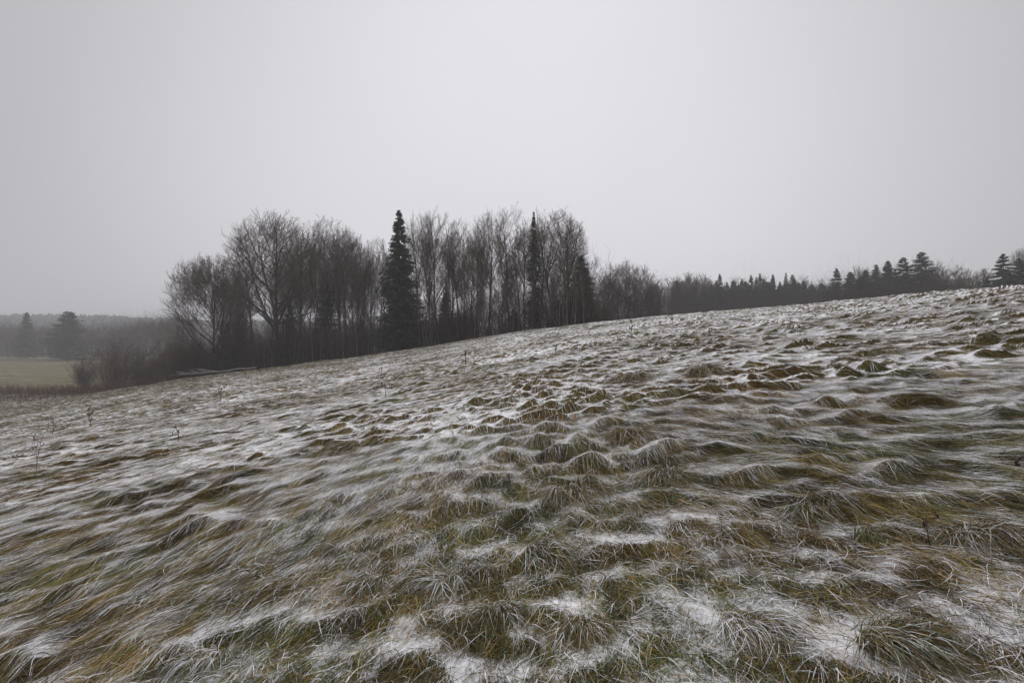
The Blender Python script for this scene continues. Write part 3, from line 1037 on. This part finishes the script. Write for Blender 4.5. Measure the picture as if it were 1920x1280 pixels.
# ------------------------------------------------------------------ fallen branch, weeds, leaf
def fallen_branch():
    ax, ay, az_, _ = at_px(480, 690, 61)
    bx_, by_, bz_, _ = at_px(345, 703, 62)
    k = 9
    g, tw = Geo(), Geo()
    rng = np.random.default_rng(61)
    s = np.linspace(0, 1, k)
    P = np.zeros((1, k, 3))
    gx, gy = ax + (bx_ - ax) * s, ay + (by_ - ay) * s
    lift = np.interp(s, [0, .4, 1], [.35, .75, .9])
    for i in range(k):
        P[0, i] = (gx[i], gy[i], max(float(base(gx[i], gy[i])), EYE + (CY - np.interp(s[i], [0, .5, 1], [690, 697, 703])) / FPX * gy[i]) + .12)
    P[0, :, 2] += rng.normal(0, .05, k)
    r = (.10 - .06 * s)[None, :]
    loc = P[0, 0].copy()
    P = P - loc
    g.tubes(P, r, 6)
    P1, r1 = grow(P, r, 9, .25, .95, 32, 8, lambda t, pl, q: q.uniform(1.6, 4.2, len(t)), .6, 7, .02, .06, rng)
    P1[:, :, 2] = P1[:, :1, 2] + .16 * (P1[:, :, 2] - P1[:, :1, 2])
    tw.tubes(P1, np.maximum(r1, .026), 4)
    P2, r2 = grow(P1, r1, 4, .3, 1, 32, 8, lambda t, pl, q: q.uniform(.6, 1.5, len(t)), .7, 4, .02, .1, rng)
    P2[:, :, 2] = P2[:, :1, 2] + .3 * (P2[:, :, 2] - P2[:, :1, 2])
    tw.tubes(P2, np.maximum(r2, .020), 3)
    o = empty('fallen_branch', loc)
    link('limb', g.mesh('limb', True), M_log, o)
    link('twigs', tw.mesh('twigs'), M_log, o)
    tag(o, 'pale barkless fallen branch lying at the left foot of the grove', 'fallen branch')


fallen_branch()


def leaning_stem():
    x0, y0, z0, _ = at_px(1045, 600, 47)
    P = np.array([[[0, 0, 0], [-.55, .1, 1.1], [-1.0, .15, 2.3], [-1.35, .2, 3.5]]])
    g = Geo()
    g.tubes(P, np.array([[.035, .03, .025, .018]]), 5)
    g.tubes(P + np.array([.45, .2, -.1]), np.array([[.03, .025, .02, .012]]), 5)
    o = link('fallen_pole', g.mesh('fallen_pole'), M_pale)
    o.location = (x0, y0, z0)
    tag(o, 'pale forked pole leaning at the right part of the grove edge', 'pole')


leaning_stem()


def weed(px, py, top, label, seed, lean=0., kind=0):
    x, y = hit(px, py)
    z = float(H(x, y))
    ht = (py - top) / FPX * y * 1.02
    rng = np.random.default_rng(seed)
    k = 7
    P = np.zeros((1, k, 3))
    s = np.linspace(0, 1, k)
    P[0, :, 2] = s * ht - .03
    P[0, :, 0] = lean * ht * s ** 1.4 + np.cumsum(rng.normal(0, .02, k)) * ht
    P[0, :, 1] = np.cumsum(rng.normal(0, .02, k)) * ht
    rad = max(.0035, .0006 * y) * (1 - .6 * s)[None, :]
    st, br = Geo(), Geo()
    st.tubes(P, rad, 5)
    nbr = 7 if kind == 0 else 4
    P1, r1 = grow(P, rad, nbr, .25, .95, 48, 12, lambda t, pl, g: ht * .34 * g.uniform(.4, 1.2, len(t)), .8, 5, .14, .16, rng)
    br.tubes(P1, np.maximum(r1, rad[0, 0] * .5), 4)
    P2, r2 = grow(P1, r1, 3, .4, 1, 40, 12, lambda t, pl, g: pl * .35 * g.uniform(.4, 1.2, len(t)), .8, 3, .1, .2, rng)
    br.tubes(P2, np.maximum(r2, rad[0, 0] * .4), 3)
    # shrivelled seed heads
    n = len(P2)
    hd = P2[:, -1]
    sz = rng.uniform(.6, 1.3, n)[:, None, None] * rad[0, 0] * 2.2
    octa = np.array([[1, 0, 0], [-1, 0, 0], [0, 1, 0], [0, -1, 0], [0, 0, 1.6], [0, 0, -1.2]])
    tri = np.array([[0, 2, 4], [2, 1, 4], [1, 3, 4], [3, 0, 4], [2, 0, 5], [1, 2, 5], [3, 1, 5], [0, 3, 5]])
    br.add((hd[:, None, :] + octa[None] * sz).reshape(-1, 3), None, (np.arange(n)[:, None, None] * 6 + tri[None]).reshape(-1, 3))
    o = empty('weed_stalk', (x, y, z))
    link('stem', st.mesh('stem', True), M_weed, o)
    link('branches', br.mesh('branches'), M_weed, o)
    tag(o, label, 'weed', 'dead weed stalks on the field')


weed(70, 880, 812, 'forked dark red dead dock stalk, nearest at the left edge', 71, .15)
weed(98, 812, 775, 'thin dead weed stalk just above the forked red one, left', 72, .2)
weed(172, 800, 763, 'bent dead weed stalk alone in the snow at left', 73, -.15)
weed(335, 822, 792, 'short sparse dead weed on the left, below the long grass band', 74, -.2)
weed(412, 757, 725, 'small twiggy weed near the upper edge of the field, left of centre', 75, .1)
weed(722, 745, 700, 'tall twiggy dead weed left of the middle of the field', 76, -.2)
weed(871, 697, 658, 'thin upright dead stalk in mid field below the big spruce', 77, .05, 1)
weed(1042, 668, 648, 'tiny dead stalk near the crest below the bare pair of trees', 78, .0, 1)
weed(1261, 610, 590, 'dead stalk standing on the crest right of the grove', 79, -.1, 1)
weed(1183, 628, 606, 'faint dead stalk near the crest, just right of the grove', 80, .1, 1)
weed(1745, 1010, 940, 'single dead stem standing in the snow near the right edge', 81, -.15, 1)
weed(1905, 860, 840, 'short dark dead weed by the right edge of the field', 82, .1)


def stick():
    x, y = hit(428, 812)
    P = np.array([[[-.28, -.05, .05], [-.1, 0, .07], [.08, .02, .06], [.3, .06, .08]]])
    g = Geo()
    g.tubes(P, np.array([[.014, .016, .014, .008]]), 5)
    g.tubes(np.array([[[.05, .02, .06], [.15, .1, .12], [.2, .14, .2]]]), np.array([[.009, .007, .004]]), 4)
    o = link('stick', g.mesh('stick'), M_weed)
    o.location = (x, y, float(H(x, y)))
    tag(o, 'small dark broken stick lying on the snowy grass at left', 'stick')


stick()


def leaf():
    x, y = hit(743, 880)
    o_ = np.array([[0, 0, 0], [.02, .018, .006], [.045, .015, .004], [.06, 0, .012], [.045, -.015, .002], [.02, -.018, .008], [.03, 0, -.003]])
    t = [[0, 1, 6], [1, 2, 6], [2, 3, 6], [3, 4, 6], [4, 5, 6], [5, 0, 6]]
    me = mesh_np('fallen_leaf', np.concatenate([o_, o_ - np.array([0, 0, .001])]), None, np.array(t + [[a + 7, c + 7, b + 7] for a, b, c in t]))
    o = link('fallen_leaf', me, M_leaf)
    o.location = (x, y, float(H(x, y)) + .05)
    o.rotation_euler = (.35, .1, .6)
    tag(o, 'small yellow fallen leaf on the grass left of the centre', 'leaf')


leaf()


# ------------------------------------------------------------------ tussocks that stand out
def tussock(px, py, rad, ht, label, seed, green=.6, n=520, snow=.06, lay=-PI / 2, dark=.9):
    x, y = hit(px, py)
    z = float(H(x, y))
    n = int(n * 1.5)
    ht *= .52
    rad *= .66
    rng = np.random.default_rng(seed)
    az = rng.random(n) * 2 * PI
    rr = rng.random(n) ** .6 * rad * .6
    x0, y0 = np.cos(az) * rr * 1.25, np.sin(az) * rr * .7 + rad * .25
    # outward, combed towards 'lay'
    ox, oy = np.cos(az) * .55 + math.cos(lay) * .8, np.sin(az) * .4 + math.sin(lay) * .8
    ang = np.arctan2(oy, ox) + rng.normal(0, .65, n)
    L = rad * rng.uniform(.5, 1.5, n)
    seg = 6
    t = np.linspace(0, 1, seg + 1)[None, :]
    aa = ang[:, None] + rng.normal(0, .3, n)[:, None] * t
    px_ = x0[:, None] + L[:, None] * t ** 1.25 * np.cos(aa)
    py_ = y0[:, None] + L[:, None] * t ** 1.25 * np.sin(aa)
    hh = ht * (rng.random(n) ** 1.4 * .9 + .1)[:, None]
    gz = H(x + px_, y + py_) - z
    pz = gz - .01 + hh * (1 - np.abs(2 * t - .8) ** 2.0 * .9) * 1.0 * np.clip(t * 6, 0, 1) * (t < .97) + .01
    P = np.stack([px_, py_, pz], -1)
    T = unit(np.gradient(P, axis=1))
    side = unit(np.cross(T, np.array([0, 0, 1.])))
    upv = np.cross(side, T)
    roll = rng.uniform(-.9, .9, n)[:, None, None]
    side = side * np.cos(roll) + upv * np.sin(roll)
    w = (max(.0029, .0008 * y) * rng.uniform(.7, 1.3, n)[:, None] * np.clip(1.05 - t ** 2.2, .1, 1))[:, :, None] * .5
    V = np.stack([P - side * w, P + side * w], axis=2)
    idx = np.arange(n * (seg + 1) * 2).reshape(n, seg + 1, 2)
    q = np.stack([idx[:, :-1, 0], idx[:, :-1, 1], idx[:, 1:, 1], idx[:, 1:, 0]], -1).reshape(-1, 4)
    col = blade_colour(n, np.full(n, green), rng) * dark
    up = np.clip(T[:, :, 2], -1, 1)
    s = (sstep(.5, .8, rng.random(n)[:, None] * .62 + snow + .10 * (t > .2) * (t < .6)) * .9 * np.ones_like(t))[:, :, None]
    c = np.repeat((col[:, None, :] * (1 - s) + SNOW * s)[:, :, None, :], 2, axis=2)
    me = mesh_np('grass_tussock', V.reshape(-1, 3), q, color=c.reshape(-1, 3))
    o = link('grass_tussock', me, M_grass)
    o.location = (x, y, z)
    tag(o, label, 'grass tussock', 'grass tussocks that stand out of the matted field')


tussock(1075, 935, .42, .20, 'big brown drooping tussock just right of the centre of the field', 201, .1, 620, .10)
tussock(1255, 905, .34, .18, 'green tussock right of the big brown drooping one', 202, .75, 420)
tussock(1180, 715, .62, .30, 'dark rounded tussock in mid field under the right end of the grove', 203, .25, 420)
tussock(1322, 706, .50, .30, 'brown tussock right of the dark rounded one in mid field', 204, .2, 360)
tussock(1530, 955, .36, .14, 'dark green tussock in the snow towards the right', 205, .8, 480, .08, dark=.8)
tussock(1690, 1215, .30, .15, 'large dark green tussock in the bottom right corner', 206, .7, 900, .04, lay=-.6, dark=.75)
tussock(935, 1165, .20, .15, 'upright dark green tuft in the foreground middle', 207, .9, 380, .06, dark=.75)
tussock(1020, 1060, .27, .13, 'combed green tussock in front of the centre, leaning right', 208, .85, 480, .12, lay=-.4)
tussock(830, 1105, .30, .13, 'long green tussock left of the combed one in the foreground', 209, .85, 520, .15, lay=-2.6)
tussock(690, 1110, .24, .14, 'dark green tussock lower left of the foreground middle', 210, .85, 420, .1, lay=-2.4, dark=.8)
tussock(470, 1085, .28, .14, 'olive tussock in the left foreground', 211, .6, 420, .08, lay=-2.6, dark=.85)
tussock(380, 1250, .22, .12, 'frosted green tussock at the bottom edge, left', 212, .85, 520, .2, lay=-2.4)
tussock(1090, 1200, .22, .12, 'brown and green tussock at the bottom, right of the upright tuft', 213, .35, 420, .1)
tussock(1630, 1000, .16, .13, 'small bright green tuft with upright leaves in the snow at right', 214, .95, 150, .02)
tussock(1850, 990, .34, .15, 'dark tangled tussock near the right edge', 215, .4, 460, .08, dark=.75)
tussock(1405, 1185, .26, .11, 'arching frosted tussock in the right foreground', 216, .5, 420, .22, lay=-1.)
tussock(650, 845, .44, .17, 'dark brown tussock in the left middle of the field', 217, .3, 420, .05, lay=-2.6, dark=.85)
tussock(1640, 665, .60, .22, 'dark tussock high on the slope towards the right', 218, .3, 380)
tussock(1180, 825, .44, .16, 'brown tussock on the snow in the middle of the field', 219, .15, 420)

# ------------------------------------------------------------------ far hill with forest
def hill():
    us = np.linspace(-2.6, .9, 160)
    ds = np.linspace(460, 1000, 24)
    U, Dm = np.meshgrid(us, ds, indexing='ij')
    X, Y = U * 585, Dm
    env = sstep(.35, -.25, U)
    prof = 22 + 15 * sstep(-.4, -1.6, U) + 3 * pn(U * 3, U * 0 + 2, 3) + 2 * pn(U * 9, U * 0, 4)
    Z = -8 + (prof + 9) * env * sstep(460, 690, Y) * sstep(1150, 820, Y)
    n, m = X.shape
    idx = np.arange(n * m).reshape(n, m)
    q = np.stack([idx[:-1, :-1], idx[1:, :-1], idx[1:, 1:], idx[:-1, 1:]], -1).reshape(-1, 4)
    o = link('hill', mesh_np('hill', np.stack([X, Y, Z], -1).reshape(-1, 3), q, smooth=True), M_hill)
    tag(o, kind='structure')
    rng = np.random.default_rng(91)
    nt_ = 9000
    u = rng.uniform(-2.6, .7, nt_)
    d = rng.uniform(500, 820, nt_)
    env = sstep(.35, -.25, u)
    prof = 22 + 15 * sstep(-.4, -1.6, u) + 3 * pn(u * 3, u * 0 + 2, 3) + 2 * pn(u * 9, u * 0, 4)
    z = -8 + (prof + 9) * env * sstep(460, 690, d)
    h = rng.uniform(5, 10, nt_)
    r = h * rng.uniform(.16, .32, nt_)
    p = np.stack([u * 585, d, z - 1], 1)
    ang = np.arange(6) * PI / 3
    g = Geo()
    ring1 = p[:, None, :] + np.stack([np.cos(ang)[None] * r[:, None], np.sin(ang)[None] * r[:, None], np.broadcast_to((h * .25)[:, None], (nt_, 6))], -1)
    ring2 = p[:, None, :] + np.stack([np.cos(ang)[None] * r[:, None] * .7, np.sin(ang)[None] * r[:, None] * .7, np.broadcast_to((h * .68)[:, None], (nt_, 6))], -1) + rng.normal(0, .4, (nt_, 6, 3))
    tip = (p + np.stack([h * 0, h * 0, h], 1))[:, None, :]
    V = np.concatenate([ring1, ring2, tip], 1)
    b = np.arange(nt_)[:, None, None] * 13
    i = np.arange(6)
    j = (i + 1) % 6
    qd = np.stack([i, j, j + 6, i + 6], -1)[None] + b
    tr = np.stack([i + 6, j + 6, np.full(6, 12)], -1)[None] + b
    g.add(V.reshape(-1, 3), qd.reshape(-1, 4), tr.reshape(-1, 3))
    o = link('hill_forest', g.mesh('hill_forest'), M_hill)
    tag(o, 'forest on the distant hill fading into haze at left', 'forest', kind='stuff')


hill()

# ------------------------------------------------------------------ falling snow
def flakes():
    rng = np.random.default_rng(95)
    n = 2600
    y = rng.uniform(5, 34, n)
    x = rng.uniform(-1.3, 1.3, n) * y
    z = base(x, y) + rng.uniform(.2, 8, n)
    s = rng.uniform(.0016, .0036, n)
    octa = np.array([[1, 0, 0], [-1, 0, 0], [0, 1, 0], [0, -1, 0], [0, 0, 1.], [0, 0, -1.]])
    tri = np.array([[0, 2, 4], [2, 1, 4], [1, 3, 4], [3, 0, 4], [2, 0, 5], [1, 2, 5], [3, 1, 5], [0, 3, 5]])
    V = np.stack([x, y, z], 1)[:, None, :] + octa[None] * s[:, None, None] * rng.uniform(.7, 1.3, (n, 6, 1))
    me = mesh_np('snowflakes', V.reshape(-1, 3), None, (np.arange(n)[:, None, None] * 6 + tri[None]).reshape(-1, 3))
    o = link('snowflakes', me, M_snow)
    tag(o, 'fine snowflakes drifting down over the field', 'snowflakes', kind='stuff')


flakes()

# ------------------------------------------------------------------ haze
HAZE_DENSITY = .00095
def haze():
    x0, x1, y0, y1, z0, z1 = -4700, 4700, -30, 2850, -12, 54
    v = [(x0, y0, z0), (x1, y0, z0), (x1, y1, z0), (x0, y1, z0), (x0, y0, z1), (x1, y0, z1), (x1, y1, z1), (x0, y1, z1)]
    f = [(0, 3, 2, 1), (4, 5, 6, 7), (0, 1, 5, 4), (1, 2, 6, 5), (2, 3, 7, 6), (3, 0, 4, 7)]
    me = mesh_np('haze', np.array(v, float), np.array(f))
    m, nt, out = new_mat('wintry haze')
    pv = N(nt, 'ShaderNodeVolumePrincipled')
    pv.inputs['Color'].default_value = (.93, .93, .96, 1)
    pv.inputs['Density'].default_value = HAZE_DENSITY
    pv.inputs['Anisotropy'].default_value = 0.
    nt.links.new(pv.outputs[0], out.inputs['Volume'])
    o = link('haze', me, m)
    tag(o, 'thin snowy haze in the air over the whole valley', 'haze', kind='stuff')


haze()

# ------------------------------------------------------------------ light
SUN_EL, SUN_AZ = math.radians(52), math.radians(5)      # behind the cloud, ahead of the camera
w = bpy.data.worlds.new('World')
scene.world = w
w.use_nodes = True
nt = w.node_tree
nt.nodes.clear()
L = nt.links.new
out = N(nt, 'ShaderNodeOutputWorld')
bg = N(nt, 'ShaderNodeBackground', i_Strength=.1)
sky = N(nt, 'ShaderNodeTexSky', sky_type='NISHITA', sun_disc=False)
sky.sun_elevation, sky.sun_rotation = SUN_EL, SUN_AZ
sky.air_density, sky.dust_density = 1.0, 3.0
hs = N(nt, 'ShaderNodeHueSaturation', i_Saturation=.12)
L(sky.outputs[0], hs.inputs['Color'])
tc = N(nt, 'ShaderNodeTexCoord')
dp = N(nt, 'ShaderNodeVectorMath', operation='DOT_PRODUCT')
d0 = Vector((0.03, math.cos(math.radians(9)), math.sin(math.radians(9)))).normalized()
dp.inputs[1].default_value = d0
L(tc.outputs['Generated'], dp.inputs[0])
mr = N(nt, 'ShaderNodeMapRange', interpolation_type='SMOOTHSTEP')
mr.inputs[1].default_value, mr.inputs[2].default_value = .60, 1.0
mr.inputs[3].default_value, mr.inputs[4].default_value = .66, 1.07  # lens vignetting painted into the sky: dimmer away from straight ahead
L(dp.outputs['Value'], mr.inputs[0])
nz = N(nt, 'ShaderNodeTexNoise', i_Scale=1.6, i_Detail=3.)
L(tc.outputs['Generated'], nz.inputs['Vector'])
nm = N(nt, 'ShaderNodeMapRange')
nm.inputs[1].default_value, nm.inputs[2].default_value = .3, .7
nm.inputs[3].default_value, nm.inputs[4].default_value = .97, 1.03
L(nz.outputs[0], nm.inputs[0])
mu = N(nt, 'ShaderNodeMath', operation='MULTIPLY')
L(mr.outputs[0], mu.inputs[0])
L(nm.outputs[0], mu.inputs[1])
# an overcast sky is brightest overhead
sp = N(nt, 'ShaderNodeSeparateXYZ')
L(tc.outputs['Generated'], sp.inputs[0])
el = N(nt, 'ShaderNodeMapRange')
el.inputs[1].default_value, el.inputs[2].default_value = 0., 1.
el.inputs[3].default_value, el.inputs[4].default_value = 7.25, 12.0
pw = N(nt, 'ShaderNodeMath', operation='POWER')
pw.inputs[1].default_value = 4.
zc = N(nt, 'ShaderNodeClamp')
L(sp.outputs['Z'], zc.inputs[0])
L(zc.outputs[0], pw.inputs[0])
L(pw.outputs[0], el.inputs[0])
mv = N(nt, 'ShaderNodeMath', operation='MULTIPLY')
L(mu.outputs[0], mv.inputs[0])
L(el.outputs[0], mv.inputs[1])
cl = N(nt, 'ShaderNodeVectorMath', operation='SCALE')
cl.inputs[0].default_value = (.985, .972, 1.03)
L(mv.outputs[0], cl.inputs['Scale'])
mx = N(nt, 'ShaderNodeMix', data_type='RGBA')
mx.inputs[0].default_value = .975                     # thick cloud over the clear sky
L(hs.outputs[0], mx.inputs[6])
L(cl.outputs[0], mx.inputs[7])
L(mx.outputs[2], bg.inputs['Color'])
L(bg.outputs[0], out.inputs['Surface'])

sd = bpy.data.lights.new('sun', 'SUN')
sd.energy = 1.5
sd.angle = math.radians(70)
sd.color = (1, .985, .96)
so = bpy.data.objects.new('sun', sd)
COL.objects.link(so)
to_sun = Vector((math.sin(SUN_AZ) * math.cos(SUN_EL), math.cos(SUN_AZ) * math.cos(SUN_EL), math.sin(SUN_EL)))
so.rotation_euler = to_sun.to_track_quat('Z', 'Y').to_euler()
so.location = (0, 0, 60)

# ------------------------------------------------------------------ camera
cd = bpy.data.cameras.new('camera')
cd.sensor_width = 36
cd.lens = 36 * FPX / 1920
cd.clip_start, cd.clip_end = .05, 9000
co = bpy.data.objects.new('camera', cd)
COL.objects.link(co)
co.location = (0, 0, EYE)
co.rotation_euler = (PI / 2, 0, 0)
scene.camera = co

vs = scene.view_settings
vs.view_transform = 'Standard'
vs.look = 'None'
vs.exposure, vs.gamma = 0, 1
vs.use_curve_mapping = False
cy = scene.cycles
cy.max_bounces = 5
cy.diffuse_bounces = 3
cy.glossy_bounces = 2
cy.transmission_bounces = 2
cy.volume_bounces = 1
cy.use_adaptive_sampling = False
cy.use_denoising = True
cy.denoiser = 'OPENIMAGEDENOISE'
cy.denoising_input_passes = 'RGB_ALBEDO_NORMAL'
cy.denoising_prefilter = 'ACCURATE'
